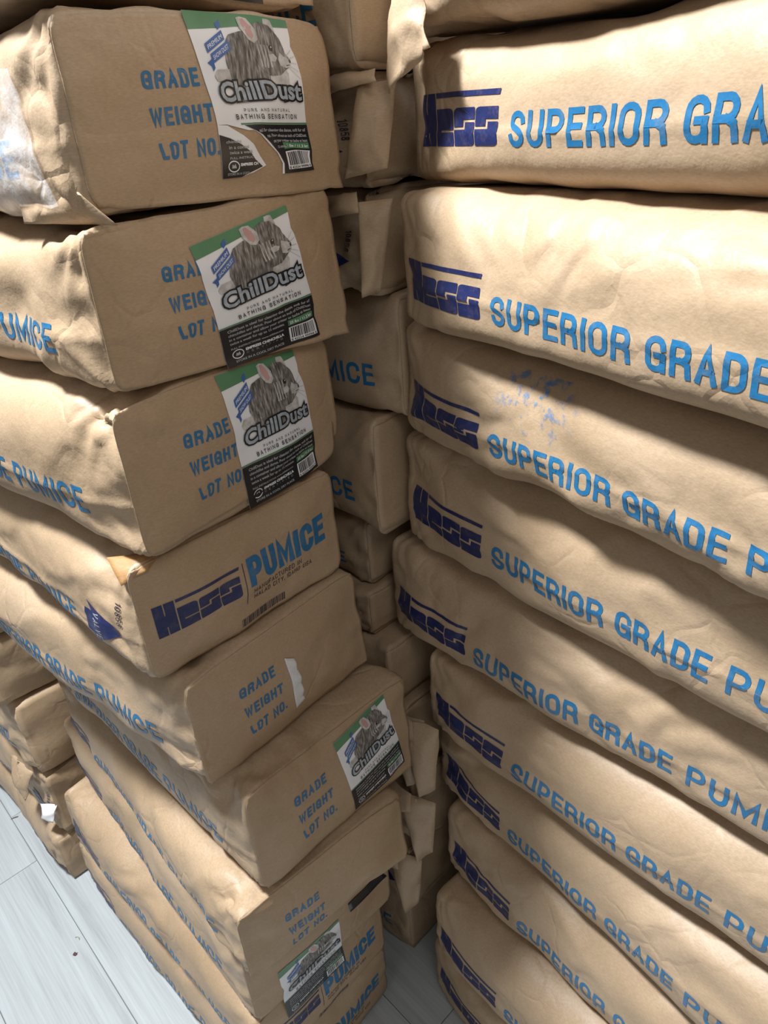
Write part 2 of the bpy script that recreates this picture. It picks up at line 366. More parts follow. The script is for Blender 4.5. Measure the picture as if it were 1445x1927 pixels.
def valve_print():
    f = Flat(); x = BAG_L; c = .052
    f.poly([(x - .110, c - .016), (x - .110, c + .016), (x - .094, c + .016), (x - .100, c + .031), (x - .036, c + .004), (x - .100, c - .031), (x - .094, c - .016)], 0)
    t = stroke_text('VALVE', 0, .036, 0, .011, .0013, gap=.45)
    f.merge(t, lambda a, b: (x - .088 + b, c + .018 - a), 3, 1)
    t = stroke_text('10858', 0, .030, 0, .010, .0012, gap=.45)
    f.merge(t, lambda a, b: (x - .040 + b, c + .050 - a), 2, 1)
    return f
SIDE = side_print().cut(.004, .0035); ENDP = end_print().cut(.008, .006); FRONTP = front_print().cut(.008, .006); VALVE = valve_print().cut(.006, .006)

# the label sticker: unit square, x to the right, y DOWN (0 top, 1 bottom)
def sticker_art(torn=False, part=1.0):
    f = Flat()   # slots: 0 white 1 green 2 black 3 ribbon 4 silver 5 fur 6 pale 7 pink 8 grey text 9 torn white
    f.poly([(0, 0), (1, 0), (1, .045), (0, .105)], 1, 1)
    # animal
    body = [(.30, .30), (.33, .20), (.40, .14), (.50, .12), (.60, .12), (.68, .20), (.70, .32), (.66, .42), (.60, .50), (.42, .50), (.33, .42)]
    tail = [(.10, .37), (.14, .335), (.25, .33), (.34, .36), (.38, .43), (.30, .43), (.18, .415), (.11, .40)]
    head = [(.55, .14), (.60, .08), (.68, .055), (.77, .07), (.84, .13), (.885, .205), (.90, .245), (.885, .275), (.83, .30), (.76, .335), (.68, .34), (.60, .29), (.55, .22)]
    ear1 = [(.54, .155), (.50, .10), (.50, .045), (.535, .02), (.585, .045), (.63, .10), (.63, .15), (.59, .17)]
    ear1i = [(.545, .13), (.525, .085), (.53, .05), (.555, .045), (.59, .085), (.60, .135), (.575, .15)]
    ear2 = [(.72, .07), (.735, .015), (.775, -.0), (.80, .04), (.815, .10)]
    chest = [(.66, .36), (.74, .335), (.84, .31), (.86, .34), (.84, .42), (.72, .45), (.64, .43)]
    gh = lambda p: [(.70 + (x - .70) * 1.14, .20 + (y - .20) * 1.14) for x, y in p]
    body = [(.46 + (x - .50) * 1.12, .31 + (y - .31) * 1.08) for x, y in body]
    head, ear1, ear1i, ear2 = gh(head), gh(ear1), gh(ear1i), [(x, max(y, .012)) for x, y in gh(ear2)]; ear1 = [(x, max(y, .015)) for x, y in ear1]
    f.poly([(.84, .20), (.90, .235), (.925, .265), (.90, .295), (.85, .305), (.80, .29), (.81, .24)], 6, 6)
    f.poly([(.905, .245), (.925, .262), (.905, .272)], 2, 7); f.poly([(.86, .285), (.90, .280), (.90, .284), (.86, .291)], 2, 7)
    for p, m, l in ((tail, 6, 2), (body, 5, 3), (chest, 6, 4), (ear2, 6, 4), (head, 5, 5), (ear1, 6, 6), (ear1i, 7, 7)): f.poly(p, m, l)
    f.poly([(.74 + .022 * math.cos(t), .185 + .018 * math.sin(t)) for t in np.linspace(0, 5.9, 12)], 2, 7)
    f.poly([(.745 + .006 * math.cos(t), .178 + .005 * math.sin(t)) for t in np.linspace(0, 5.2, 6)], 0, 8)
    f.poly([(.70, .225), (.76, .215), (.80, .235), (.77, .26), (.71, .26)], 6, 6)
    for k in range(4): f.poly([(.60 + .035 * k, .17), (.608 + .035 * k, .17), (.62 + .035 * k, .30), (.605 + .035 * k, .30)], 6, 6)
    for k in range(5): f.poly([(.86, .245 + .008 * k), (.985, .17 + .05 * k), (.985, .173 + .05 * k), (.86, .249 + .008 * k)], 8, 6)
    # ribbon
    for (a, b, t) in ((.10, .185, 'PREMIUM'), (.12, .245, 'SHOW DUST')):
        f.poly([(a, b), (a + .20, b - .085), (a + .20, b - .03), (a, b + .055)], 3, 5)
        V, F = font_text(t); w = V[:, 0].max()
        f.raw([(a + .015 + .17 * x / w, b + .035 - .072 * x / w - .036 * y) for x, y in V], F, 0, 6)
    f.poly([(.07, .295), (.125, .27), (.125, .325), (.10, .345), (.10, .315)], 3, 4); f.poly([(.26, .065), (.31, .04), (.31, .08), (.27, .10)], 3, 4)
    # word mark
    box = fit_text('ChillDust', .11, .955, .505, .115, 0.0, 0.0, .012, 2, 9, Flat())
    fit_text('ChillDust', .11, .955, .515, .118, .105, .02, .012, 2, 9, f, box)
    fit_text('ChillDust', .11, .955, .515, .118, .028, .02, .012, 4, 10, f, box)
    f.merge(stroke_text('PURE AND NATURAL', .30, .80, 0, .020, .0035, gap=.8), lambda x, y: (x, .585 - y), 2, 9)
    f.merge(stroke_text('BATHING SENSATION', .20, .88, 0, .032, .0058, gap=.5), lambda x, y: (x, .632 - y), 2, 9)
    xr = .42
    lines = ['ChillDust is ideal for cleaning the dense, soft fur of', 'chinchillas and degus. Pour about an inch of ChillDust', 'in a container and allow your critter to bathe at least', 'twice a week for up to 15 minutes.']
    def small(t, x0, x1, y, h, m=8, b=.02): fit_text(t, x0, x1, y, h, b, 0, 0, m, 4, f)
    def barcode():
        f.rect(.68, .855, .975, .975, 0, 3); rg = random.Random(5); x = .70
        while x < .95:
            w = rg.choice([.005, .009, .014]); f.rect(x, .862, x + w, .948, 2, 4); x += w + rg.choice([.005, .008])
        small('8 42554 99994 4', .69, .965, .972, .018, 2)
        f.rect(.68, .795, .975, .840, 1, 3); small('25 lbs / 11.3 kg', .70, .96, .830, .022, 0)
    def crest(x, y):
        f.merge_ring = None
        strip(f, [(x + .055 * math.cos(t), y + .035 * math.sin(t)) for t in np.linspace(0, 2 * math.pi, 17)], .004, 0, 4)
        f.poly([(x - .025, y + .012), (x - .015, y - .015), (x, y - .005), (x + .015, y - .018), (x + .025, y + .012)], 8, 4)
    if not torn:
        f.rect(0, 0, 1, 1, 0, 0)
        f.rect(0, .655, 1, .665, 1, 1); f.rect(0, .668, 1, 1, 2, 1)
        for k, t in enumerate(lines): small(t, .07, .96 if k < 3 else .64, .712 + .036 * k, .022)
        small('FULL INSTRUCTIONS: www.chilldust.com', .07, .62, .862, .015)
        crest(.13, .910); small('EMPRESS CHINCHILLA', .21, .62, .905, .022, 0, .05); f.merge(stroke_text('CERTIFIED', .21, .60, 0, .016, .002, gap=1.2), lambda x, y: (x, .932 - y), 8, 4)
        small('STORE IN A COOL DRY PLACE', .09, .60, .975, .018)
    else:
        # torn: left lower piece, right lower piece, bare paper between them
        L_ = [(0, 0), (1, 0), (1, .70), (.30, .70), (.10, .66), (0, .66)]
        right = [(.33, .69), (1, .69), (1, 1), (.60, 1), (.62, .93), (.585, .86), (.50, .79), (.42, .73)]
        left = [(0, .66), (.10, .665), (.24, .73), (.33, .79), (.385, .87), (.44, .935), (.30, .975), (.17, 1), (-.02, 1)]
        f.poly(L_, 0, 0); f.poly(right, 0, 0); f.poly(left, 0, 0)
        f.rect(.24, .655, 1, .665, 1, 1)
        f.poly([(.27, .668), (1, .668), (1, 1), (.625, 1), (.64, .93), (.60, .86), (.52, .785), (.44, .73), (.36, .70)], 2, 1)
        f.poly([(0, .72), (.10, .745), (.20, .785), (.28, .83), (.33, .89), (.40, .94), (.28, .97), (.17, 1), (-.02, 1)], 2, 1)
        small('eal for cleaning the dense, soft fur of', .40, .97, .715, .022); small('gus. Pour about an inch of ChillDust', .49, .97, .753, .022)
        small('ow your critter to bathe at least', .56, .97, .790, .022); small('15 minutes.', .60, .72, .828, .018)
        small('chinchi', .05, .20, .775, .018); small('in a contai', .07, .27, .812, .022); small('twice a week', .07, .31, .845, .022); small('FULL INSTRUC', .07, .31, .878, .015)
        crest(.10, .925); small('EMPRESS CH', .17, .35, .925, .018, 0, .05); small('STORE IN A COOL', .03, .26, .982, .016)
    barcode()
    return f
ART = sticker_art().cut(.0625, .05); ART_TORN = sticker_art(True).cut(.0625, .05)
ART_MATS = [M_WHITE, M_GREEN, M_BLACK, M_RIBBON, M_SILVER, M_FUR, M_PALE, M_PINK, M_GREYTXT, M_TEAR]

# ------------------------------------------------------------------ the bag
def wave(key, k, X, Y, amp):
    if k <= 0: return 0 * X
    return amp * perlin(np.stack([X * 4.5, Y * 4.5, np.full_like(X, key * 13.7 + k * 5.3)], 1))
class Bag:
    def __init__(s, name, origin, ang, z0, T, L=BAG_L, W=BAG_W, seed=0, res=0.0045, key=1, k=1, amp=.006, rough=1.0,
                 ends=(.057, .057), crumple=(0, 0), dents=(), taper=0.05, mat=None, lift=(0, 0)):
        s.L, s.W, s.T = L, W, T; s.name = name
        nx = max(int(L / res), 12); ny = max(int(W / (res * 1.4)), 8); nz = max(int(T / res), 8)
        a = np.linspace(-1, 1, nx + 1)
        b = np.linspace(-1, 1, ny + 1); b = np.sign(b) * np.abs(b) ** 0.8; c = np.linspace(-1, 1, nz + 1)
        s.nx, s.ny, s.nz = nx, ny, nz
        idx = -np.ones((nx + 1, ny + 1, nz + 1), int)
        I, J, K = np.meshgrid(range(nx + 1), range(ny + 1), range(nz + 1), indexing='ij')
        on = (I == 0) | (I == nx) | (J == 0) | (J == ny) | (K == 0) | (K == nz)
        idx[on] = np.arange(on.sum())
        A, B, C = a[I[on]], b[J[on]], c[K[on]]
        e = np.abs(A) ** 7
        n = 3.5 + (13 - 3.5) * e
        r = np.maximum(np.abs(B), np.abs(C)); rs = np.maximum(r, 1e-9)
        bh, ch = np.where(r < 1e-8, 1.0, B / rs), C / rs
        kk = (np.abs(bh) ** n + np.abs(ch) ** n) ** (-1 / n)
        y, z = B * kk, C * kk
        z = z - .20 * (1 - np.clip(z * z, 0, 1)) * (1 - e) * r
        dl = np.where(A < 0, ends[0], ends[1])
        ea = np.where(A < 0, np.abs(A) ** 5, np.abs(A) ** 6)
        sy = 1.057 * (1 - dl * ea); sz = 1.05 * (1 - (taper + .05) * ea)
        endf = (np.abs(A) >= .9999)
        x = L / 2 * A + np.where(endf, np.sign(A) * .010 * np.clip(1 - r ** 2, 0, 1), 0)
        X = L / 2 + x; Y = W / 2 + y * sy * W / 2; Z = T / 2 + z * sz * T / 2
        P = np.stack([X, Y, Z], 1)
        q = []
        q.append(np.stack([idx[:-1, 0, :-1], idx[1:, 0, :-1], idx[1:, 0, 1:], idx[:-1, 0, 1:]], -1).reshape(-1, 4))
        q.append(np.stack([idx[:-1, -1, :-1], idx[:-1, -1, 1:], idx[1:, -1, 1:], idx[1:, -1, :-1]], -1).reshape(-1, 4))
        q.append(np.stack([idx[-1, :-1, :-1], idx[-1, 1:, :-1], idx[-1, 1:, 1:], idx[-1, :-1, 1:]], -1).reshape(-1, 4))
        q.append(np.stack([idx[0, :-1, :-1], idx[0, :-1, 1:], idx[0, 1:, 1:], idx[0, 1:, :-1]], -1).reshape(-1, 4))
        q.append(np.stack([idx[:-1, :-1, -1], idx[1:, :-1, -1], idx[1:, 1:, -1], idx[:-1, 1:, -1]], -1).reshape(-1, 4))
        q.append(np.stack([idx[:-1, :-1, 0], idx[:-1, 1:, 0], idx[1:, 1:, 0], idx[1:, :-1, 0]], -1).reshape(-1, 4))
        F = np.concatenate(q); s.F = F
        Nn = s.normals(P)
        # ---- displacement
        sd = seed * 11.17
        o3 = np.array([sd, sd * .7, sd * 1.3])
        Ps = P + np.array([0, 0, 0])
        w1 = np.stack([perlin(Ps * 6 + o3 + 31), perlin(Ps * 6 + o3 + 57), perlin(Ps * 6 + o3 + 83)], 1) * .045
        d = .0055 * perlin(Ps * np.array([4, 5, 5]) + o3)
        n1 = perlin((Ps + w1) * np.array([6.5, 9, 10]) + o3 + 9); m1 = np.clip(perlin(Ps * 5 + o3 + 71) * 1.6 + .45, 0, 1)
        n2 = perlin((Ps + w1) * np.array([13, 16, 19]) + o3 + 19); m2 = np.clip(perlin(Ps * 7 + o3 + 171) * 1.8 + .3, 0, 1)
        d += .0135 * (.22 - np.abs(n1)) * m1 * rough
        d += -.0066 * (.2 - np.abs(n2)) * m2 * rough
        n3 = perlin((Ps + w1 * 1.5) * np.array([30, 36, 38]) + o3 + 29); d += .0020 * (.2 - np.abs(n3)) * m2 * rough
        cm = np.exp(-np.abs(P[:, 0] - L) / .10) + np.exp(-np.abs(P[:, 0]) / .10)
        d += rough * (.0011 + .0016 * cm) * facets(Ps, seed, .075, 4) + rough * .0012 * cm * facets(Ps, seed + 500, .032, 4)
        # tension folds fanning out of the corners and the end seam
        for ex in (0, 1):
            xe = L * ex; dx = np.abs(P[:, 0] - xe)
            zz = (P[:, 2] / T)
            fan = np.sin(zz * 21 + 3 * perlin(Ps * 9 + o3 + 5 * ex) + sd) * np.exp(-dx / .045) * np.clip(dx / .012, 0, 1)
            d += .0016 * rough * fan
            for zc in (0, T):
                rr = np.sqrt(dx ** 2 + P[:, 1] ** 2 * .6 + (P[:, 2] - zc) ** 2)
                an = np.arctan2(np.abs(P[:, 2] - zc) + P[:, 1], dx + 1e-5)
                saw = np.abs(((an * 2.1 + sd + zc * 9 + ex) % 1.0) - .5) * 2 - .5
                d += .0048 * rough * saw * np.exp(-rr / .055) * np.clip(rr / .02, 0, 1)
            cr = crumple[ex]
            if cr:
                g = np.exp(-dx / .075)
                nc = perlin((Ps + w1) * 17 + o3 + 301); nc2 = perlin((Ps + w1) * 34 + o3 + 401)
                d += cr * g * (.012 * (.12 - np.abs(nc)) + .010 * facets(Ps + w1 * .3, seed + 70 + ex, .070, 4) + .0035 * facets(Ps, seed + 90, .030, 4) - .007 * (1 - np.abs(Nn[:, 2])))
        # fold line of the side gusset
        zf = T * .36 + .003 * perlin(np.stack([Ps[:, 0] * 7, 0 * X, 0 * X + sd], 1))
        d += np.where(P[:, 1] < W * .3, .0026 * np.exp(-np.abs(P[:, 2] - zf) / .0055), 0)
        for (x_, y_, z_, rad, dep) in dents:
            rr = np.sqrt((P[:, 0] - x_) ** 2 + (P[:, 1] - y_) ** 2 + (P[:, 2] - z_) ** 2) / rad
            d += -dep * np.exp(-rr ** 2 * 2) * (1 + .9 * facets(Ps, seed + 120, .035, 4)) + .004 * np.exp(-rr ** 2 * .7) * facets(Ps, seed + 130, .026, 4)
        endf2 = np.clip(np.abs(A) * 1.0, 0, 1) >= .9999
        d = np.where(endf2, d * .45, d)
        s.base = P.copy()
        P = P + Nn * d[:, None]
        # one end lifted or sagging
        P[:, 2] = np.clip(P[:, 2], .0008, T - .0008)
        ca, sa = math.cos(ang), math.sin(ang)
        WX = origin[0] + P[:, 0] * ca - P[:, 1] * sa; WY = origin[1] + P[:, 0] * sa + P[:, 1] * ca
        t = np.clip(P[:, 2] / T, 0, 1)
        P[:, 2] += wave(key, k, WX, WY, amp) * (1 - t) + wave(key, k + 1, WX, WY, amp) * t
        s.P = P; s.Nn = s.normals(P); s.idx = idx
        s.o = link_mesh(name, P, F, mat or M_KRAFT, loc=(origin[0], origin[1], z0), rot=(0, 0, ang))
        s.zb = s.base[idx[:, 0, :]][:, :, 2]
        s.G = P[idx[:, 0, :]]; s.GN = s.Nn[idx[:, 0, :]]
        s.E = P[idx[-1]]; s.EN = s.Nn[idx[-1]]; Eb = s.base[idx[-1]]
        s.Eb = Eb
    def normals(s, P):
        a, b, c, d = (P[s.F[:, i]] for i in range(4))
        fn = np.cross(c - a, d - b); out = np.zeros_like(P)
        for i in range(4):
            for j in range(3): out[:, j] += np.bincount(s.F[:, i], fn[:, j], len(P))
        return out / (np.linalg.norm(out, axis=1)[:, None] + 1e-12)
    def side(s, x, z, off):
        fx = np.clip(x / s.L * s.nx, 0, s.nx - 1e-6); i = fx.astype(int); fx = (fx - i)[:, None]
        zc = s.zb[i] * (1 - fx) + s.zb[i + 1] * fx
        j = np.clip((zc < z[:, None]).sum(1) - 1, 0, s.nz - 1); ar = np.arange(len(x))
        fz = np.clip((z - zc[ar, j]) / (zc[ar, j + 1] - zc[ar, j] + 1e-9), 0, 1)[:, None]
        def q(G): return (G[i, j] * (1 - fx) + G[i + 1, j] * fx) * (1 - fz) + (G[i, j + 1] * (1 - fx) + G[i + 1, j + 1] * fx) * fz
        return q(s.G) + q(s.GN) * np.reshape(off, (-1, 1))
    def end(s, y, z, off):
        ye = np.clip(y, .004, s.W - .004); ze = np.clip(z, .008, s.T - .008)
        jc = s.Eb[:, s.nz // 2, 1]; kc = s.Eb[s.ny // 2, :, 2]
        fj = np.clip(np.interp(ye, jc, np.arange(s.ny + 1)), 0, s.ny - 1e-4); fk = np.clip(np.interp(ze, kc, np.arange(s.nz + 1)), 0, s.nz - 1e-4)
        j = fj.astype(int); k = fk.astype(int); fj = (fj - j)[:, None]; fk = (fk - k)[:, None]
        def q(G): return (G[j, k] * (1 - fj) + G[j + 1, k] * fj) * (1 - fk) + (G[j, k + 1] * (1 - fj) + G[j + 1, k + 1] * fj) * fk
        nn = q(s.EN); nn[:, 0] = np.maximum(nn[:, 0], .6); nn /= np.linalg.norm(nn, axis=1)[:, None]
        nn = nn * .5 + np.array([.5, 0, 0])
        out = q(s.E) + nn * np.reshape(off, (-1, 1))
        out[:, 1] += y - ye; out[:, 2] += (z - ze)
        out[:, 0] = np.maximum(out[:, 0], s.L - .004 + np.reshape(off, (-1,)))
        return out
    def panel(s, y, z, off):
        """A point on the end panel: inverse of its bilinear quad, then its own grid."""
        q = s.pq; X = np.stack([y, z], 1); nx, ny = s.pn
        u = (y - q[0, 0]) / (q[1, 0] - q[0, 0]); v = (z - q[0, 1]) / (q[3, 1] - q[0, 1])
        for _ in range(4):
            P = q[0] * ((1 - u) * (1 - v))[:, None] + q[1] * (u * (1 - v))[:, None] + q[2] * (u * v)[:, None] + q[3] * ((1 - u) * v)[:, None]
            du = (q[1] - q[0]) * (1 - v)[:, None] + (q[2] - q[3]) * v[:, None]; dv = (q[3] - q[0]) * (1 - u)[:, None] + (q[2] - q[1]) * u[:, None]
            r = X - P; det = du[:, 0] * dv[:, 1] - du[:, 1] * dv[:, 0]
            u = u + (r[:, 0] * dv[:, 1] - r[:, 1] * dv[:, 0]) / det; v = v + (du[:, 0] * r[:, 1] - du[:, 1] * r[:, 0]) / det
        uc = np.clip(u, 0, 1 - 1e-6); vc = np.clip(v, 0, 1 - 1e-6)
        Pc = q[0] * ((1 - uc) * (1 - vc))[:, None] + q[1] * (uc * (1 - vc))[:, None] + q[2] * (uc * vc)[:, None] + q[3] * ((1 - uc) * vc)[:, None]
        i = (uc * nx).astype(int); j = (vc * ny).astype(int); fu = (uc * nx - i)[:, None]; fv = (vc * ny - j)[:, None]; G = s.pg
        out = (G[i, j] * (1 - fu) + G[i + 1, j] * fu) * (1 - fv) + (G[i, j + 1] * (1 - fu) + G[i + 1, j + 1] * fu) * fv
        out[:, 1:] += X - Pc; out[:, 0] += off
        return out
    def put(s, name, flat, where, off, mats, lay=.00016, zs=None, parent=None, sh=(0, 0)):
        V, F, m, l = flat; zs = zs or s.T / BAG_T
        fn = s.side if where == 'side' else s.panel
        P = fn(np.maximum(V[:, 0] + sh[0], .001), (V[:, 1] + sh[1]) * zs, off + l * lay)
        return link_mesh(name, P, F, mats, parent or s.o, True, m)
    def sheet(s, name, where, quad, nx, ny, off, mat, curl=None, thick=.0009, parent=None):
        """A paper sheet laid over a quad (TL, TR, BR, BL) of the side or end face."""
        u, v = np.meshgrid(np.linspace(0, 1, nx + 1), np.linspace(0, 1, ny + 1), indexing='ij'); u = u.ravel(); v = v.ravel()
        q = np.array(quad, float)
        p = q[0] * ((1 - u) * (1 - v))[:, None] + q[1] * (u * (1 - v))[:, None] + q[2] * (u * v)[:, None] + q[3] * ((1 - u) * v)[:, None]
        fn = s.side if where == 'side' else s.end
        o = off + (curl(u, v) if curl else 0) + 0 * u
        T1 = fn(p[:, 0], p[:, 1], o); T0 = fn(p[:, 0], p[:, 1], o - thick)
        n = nx + 1; m_ = ny + 1
        s.pg, s.pq, s.pn = T1.reshape(n, m_, 3), q, (nx, ny)
        g = np.arange(n * m_).reshape(n, m_)
        top = np.stack([g[:-1, :-1], g[:-1, 1:], g[1:, 1:], g[1:, :-1]], -1).reshape(-1, 4)
        F = [top, top[:, ::-1] + n * m_]
        for e in (g[0, :], g[::-1, -1][::1], g[-1, ::-1], g[:, 0][::-1]):
            pass
        def edge(e, flip):
            a, b = e[:-1], e[1:]; f = np.stack([a, b, b + n * m_, a + n * m_], -1); return f[:, ::-1] if flip else f
        F += [edge(g[0, :], True), edge(g[-1, :], False), edge(g[:, 0], False), edge(g[:, -1], True)]
        ob = link_mesh(name, np.concatenate([T1, T0]), np.concatenate(F), mat, parent or s.o)
        return ob
    def sticker(s, quad, art, off=.0007):
        V, F, m, l = art; u, v = V[:, 0], V[:, 1]; q = np.array(quad, float)
        P2 = q[0] * ((1 - u) * (1 - v))[:, None] + q[1] * (u * (1 - v))[:, None] + q[2] * (u * v)[:, None] + q[3] * ((1 - u) * v)[:, None]
        P = s.panel(P2[:, 0], P2[:, 1], off + np.where(l > .5, .00025, 0) + l * .00010)
        base = [i for i, f in enumerate(F) if l[f[0]] < .5]; top = [i for i, f in enumerate(F) if l[f[0]] >= .5]
        def sub(ids):
            used = sorted({v_ for i in ids for v_ in F[i]}); mp = {v_: k for k, v_ in enumerate(used)}
            return P[used], [[mp[v_] for v_ in F[i]] for i in ids], [m[i] for i in ids]
        V0, F0, m0 = sub(base); st = link_mesh('sticker', V0, F0, ART_MATS, s.o, True, m0)
        V1, F1, m1 = sub(top); link_mesh('sticker_artwork', V1, F1, ART_MATS, st, True, m1)
        st['label'] = 'white, green and black printed sticker with a grey furry animal'
        return st
def fold(b, pts, bulge=(0, 0, 0), seed=0, mats=None, n=9, amp=.004, name='folded_flap'):
    """A loose fold of paper: a curved two-ply sheet between four corner points (bag coordinates)."""
    u, v = np.meshgrid(np.linspace(0, 1, n + 1), np.linspace(0, 1, n + 1), indexing='ij'); u = u.ravel(); v = v.ravel()
    q = np.array(pts, float)
    P = q[0] * ((1 - u) * (1 - v))[:, None] + q[1] * (u * (1 - v))[:, None] + q[2] * (u * v)[:, None] + q[3] * ((1 - u) * v)[:, None]
    P = P + np.array(bulge) * (16 * u * (1 - u) * v * (1 - v))[:, None]
    nrm = np.cross(q[1] - q[0], q[3] - q[0]); nrm /= np.linalg.norm(nrm) + 1e-9
    w = perlin(P * 26 + seed * 5.1); P = P + nrm * (amp * (np.abs(w) * 2 - .5))[:, None]
    g = np.arange((n + 1) ** 2).reshape(n + 1, n + 1); m_ = (n + 1) ** 2
    top = np.stack([g[:-1, :-1], g[1:, :-1], g[1:, 1:], g[:-1, 1:]], -1).reshape(-1, 4)
    F = [top, top[:, ::-1] + m_]; mi = [np.zeros(len(top)), np.ones(len(top))]
    for e in (g[0, :], g[-1, ::-1], g[::-1, 0], g[:, -1]):
        a, c = e[:-1], e[1:]; F.append(np.stack([a, c, c + m_, a + m_], -1)); mi.append(np.zeros(len(a)))
    return link_mesh(name, np.concatenate([P, P - nrm * .0009]), np.concatenate(F), mats or [M_KRAFT, M_KRAFT], b.o, True, np.concatenate(mi))
INKS = [M_NAVY, M_BLUE, M_BLACK_INK, M_GREYTXT]
def end_sheet(b, flap=None, off=.0013, n=(24, 14)):
    T, W = b.T, b.W
    quad = [(.001, T - .006), (W - .001, T - .006), (W - .001, .006), (.001, .006)]
    if flap: quad[2] = (flap[0], flap[1])
    cu = (lambda u, v: .006 * (u * v) ** 6 * math.copysign(1, flap[2])) if flap else None
    return b.sheet('end_panel', 'end', quad, n[0], n[1], off, M_PANEL, cu)

# ------------------------------------------------------------------ setting: floor and the wall behind the stacks
fl_ = link_mesh('floor', [(-4, -1.5, -.004), (4, -1.5, -.004), (4, 4.5, -.004), (-4, 4.5, -.004), (-4, -1.5, -.05), (4, -1.5, -.05), (4, 4.5, -.05), (-4, 4.5, -.05)],
                [(0, 1, 2, 3), (7, 6, 5, 4), (0, 4, 5, 1), (1, 5, 6, 2), (2, 6, 7, 3), (3, 7, 4, 0)], M_GROUT, smooth=False)
tag(fl_, kind='structure')
PW, PL = .192, 1.22; th = R(131.8)
tv = Vector((math.cos(th), math.sin(th), 0)); wv = Vector((math.sin(th), -math.cos(th), 0))
bm = bmesh.new(); g = .0006
bmesh.ops.create_cube(bm, size=1, matrix=Matrix.Translation((PL / 2, PW / 2, -.002)) @ Matrix.Diagonal((PL - 2 * g, PW - 2 * g, .004, 1)))
bmesh.ops.bevel(bm, geom=[e for e in bm.edges if all(v.co.z > -.001 for v in e.verts)], offset=.0008, segments=1, affect='EDGES')
pm = bpy.data.meshes.new('plank'); bm.to_mesh(pm); bm.free(); pm.materials.append(M_PLANK)
rg = random.Random(4)
for row in range(-4, 8):
    w0 = .108 + PW * (row - 1)
    ph = {0: 1.526, 3: .55 + .0}.get(row, rg.uniform(0, PL))
    k0 = math.floor((-.6 - ph) / PL); k = k0
    while ph + k * PL < 2.5:
        l0 = ph + k * PL; k += 1
        o = bpy.data.objects.new('plank', pm); COL.objects.link(o); o.parent = fl_
        p = tv * (l0 + PL) + wv * w0
        o.location = (p.x, p.y, 0); o.rotation_euler = (0, 0, th + math.pi)
wp = [uvz(-1.6, 1.02, 0), uvz(3.2, 1.02, 0), uvz(3.2, 1.10, 0), uvz(-1.6, 1.10, 0)]
wl = link_mesh('wall_back', [tuple(p) for p in wp] + [(p.x, p.y, 2.9) for p in wp], [(0, 3, 2, 1), (4, 5, 6, 7), (0, 1, 5, 4), (1, 2, 6, 5), (2, 3, 7, 6), (3, 0, 4, 7)], M_WALL, smooth=False)
tag(wl, kind='structure')

# ------------------------------------------------------------------ the stacks
def place(corner, ang_v, side='R'):
    """corner and the direction of the R front (or L end) -> origin and angle of the bag frame."""
    a = R(ang_v)
    if side == 'R': return (corner[0], corner[1]), a
    u = (-math.sin(a), math.cos(a)); return (corner[0] + u[0] * BAG_L, corner[1] + u[1] * BAG_L), a - math.pi / 2
LS = {
 0: (-.235, .640, 1.661, .160, 47.0), 1: (-.217, .640, 1.511, .150, 48.2), 2: (-.231, .630, 1.357, .154, 47.6), 3: (-.240, .621, 1.191, .166, 49.8),
 4: (-.268, .623, 1.035, .156, 45.2), 5: (-.240, .620, .854, .181, 49.0), 6: (-.202, .618, .660, .194, 43.7), 7: (-.240, .588, .505, .155, 38.6),
 8: (-.265, .629, .323, .182, 40.2), 9: (-.275, .627, .161, .162, 43.9), 10: (-.278, .632, 0, .161, 44.6)}
RS = {
 1: (.046, .862, 1.631, .175, -60.0), 2: (.057, .871, 1.501, .130, -60.6), 3: (.036, .850, 1.351, .150, -60.8), 4: (.036, .887, 1.197, .154, -58.9),
 5: (.027, .906, 1.019, .178, -53.2), 6: (-.001, .926, .848, .171, -49.0), 7: (.042, .864, .683, .165, -49.6), 8: (.057, .896, .515, .168, -55.1),
 9: (.062, .853, .341, .174, -52.9), 10: (.030, .809, .166, .175, -51.3), 11: (.025, .830, 0, .166, -53.4)}
L_LABEL = {
 0: 'brown paper bag topmost of the left stack, cut off by the photo top',
 1: 'brown paper bag with a torn animal sticker and clear tape on its side',
 2: 'brown paper bag whose tilted animal sticker hides the ends of GRADE, WEIGHT and LOT NO.',
 3: 'brown paper bag with animal sticker, directly above the bag with PUMICE and barcode end print',
 4: 'brown paper bag with PUMICE and barcode end print and a navy valve arrow, left stack',
 5: 'brown paper bag with a torn white scrap beside its GRADE lettering',
 6: 'brown paper bag with animal sticker, directly below the bag with the torn white scrap',
 7: 'brown paper bag with GRADE lettering and no sticker, low in the left stack',
 8: 'brown paper bag with half hidden sticker and black sticker shred, low in the left stack',
 9: 'brown paper bag with PUMICE end print, second from the floor in the left stack',
 10: 'brown paper bag on the floor, lowest of the left stack'}
ordn = ['', 'topmost', 'second', 'third', 'fourth', 'fifth', 'sixth', 'seventh', 'eighth', 'ninth', 'tenth', 'lowest']
R_LABEL = {i: f'brown paper bag with SUPERIOR lettering, {ordn[i]} from the top of the right stack' for i in RS}
R_LABEL[1] = 'brown paper bag topmost of the right stack, cut off by the photo top'
R_LABEL[4] = 'brown paper bag with pale blue ink smudges above its SUPERIOR lettering, right stack'
R_LABEL[8] = 'brown paper bag with SUPERIOR lettering buckled by a fold, low in the right stack'
R_LABEL[11] = 'brown paper bag on the floor, lowest of the right stack'
BAGS = {}
def text_side(b, valve=False, dx=0.0, dz=0.012, zs=None):
    if valve: dx, dz = dx - .070, dz - .012
    b.put('side_lettering', SIDE, 'side', .0005, INKS, zs=zs, sh=(dx, dz))
    if valve: b.put('valve_arrow', VALVE, 'side', .0009, INKS)

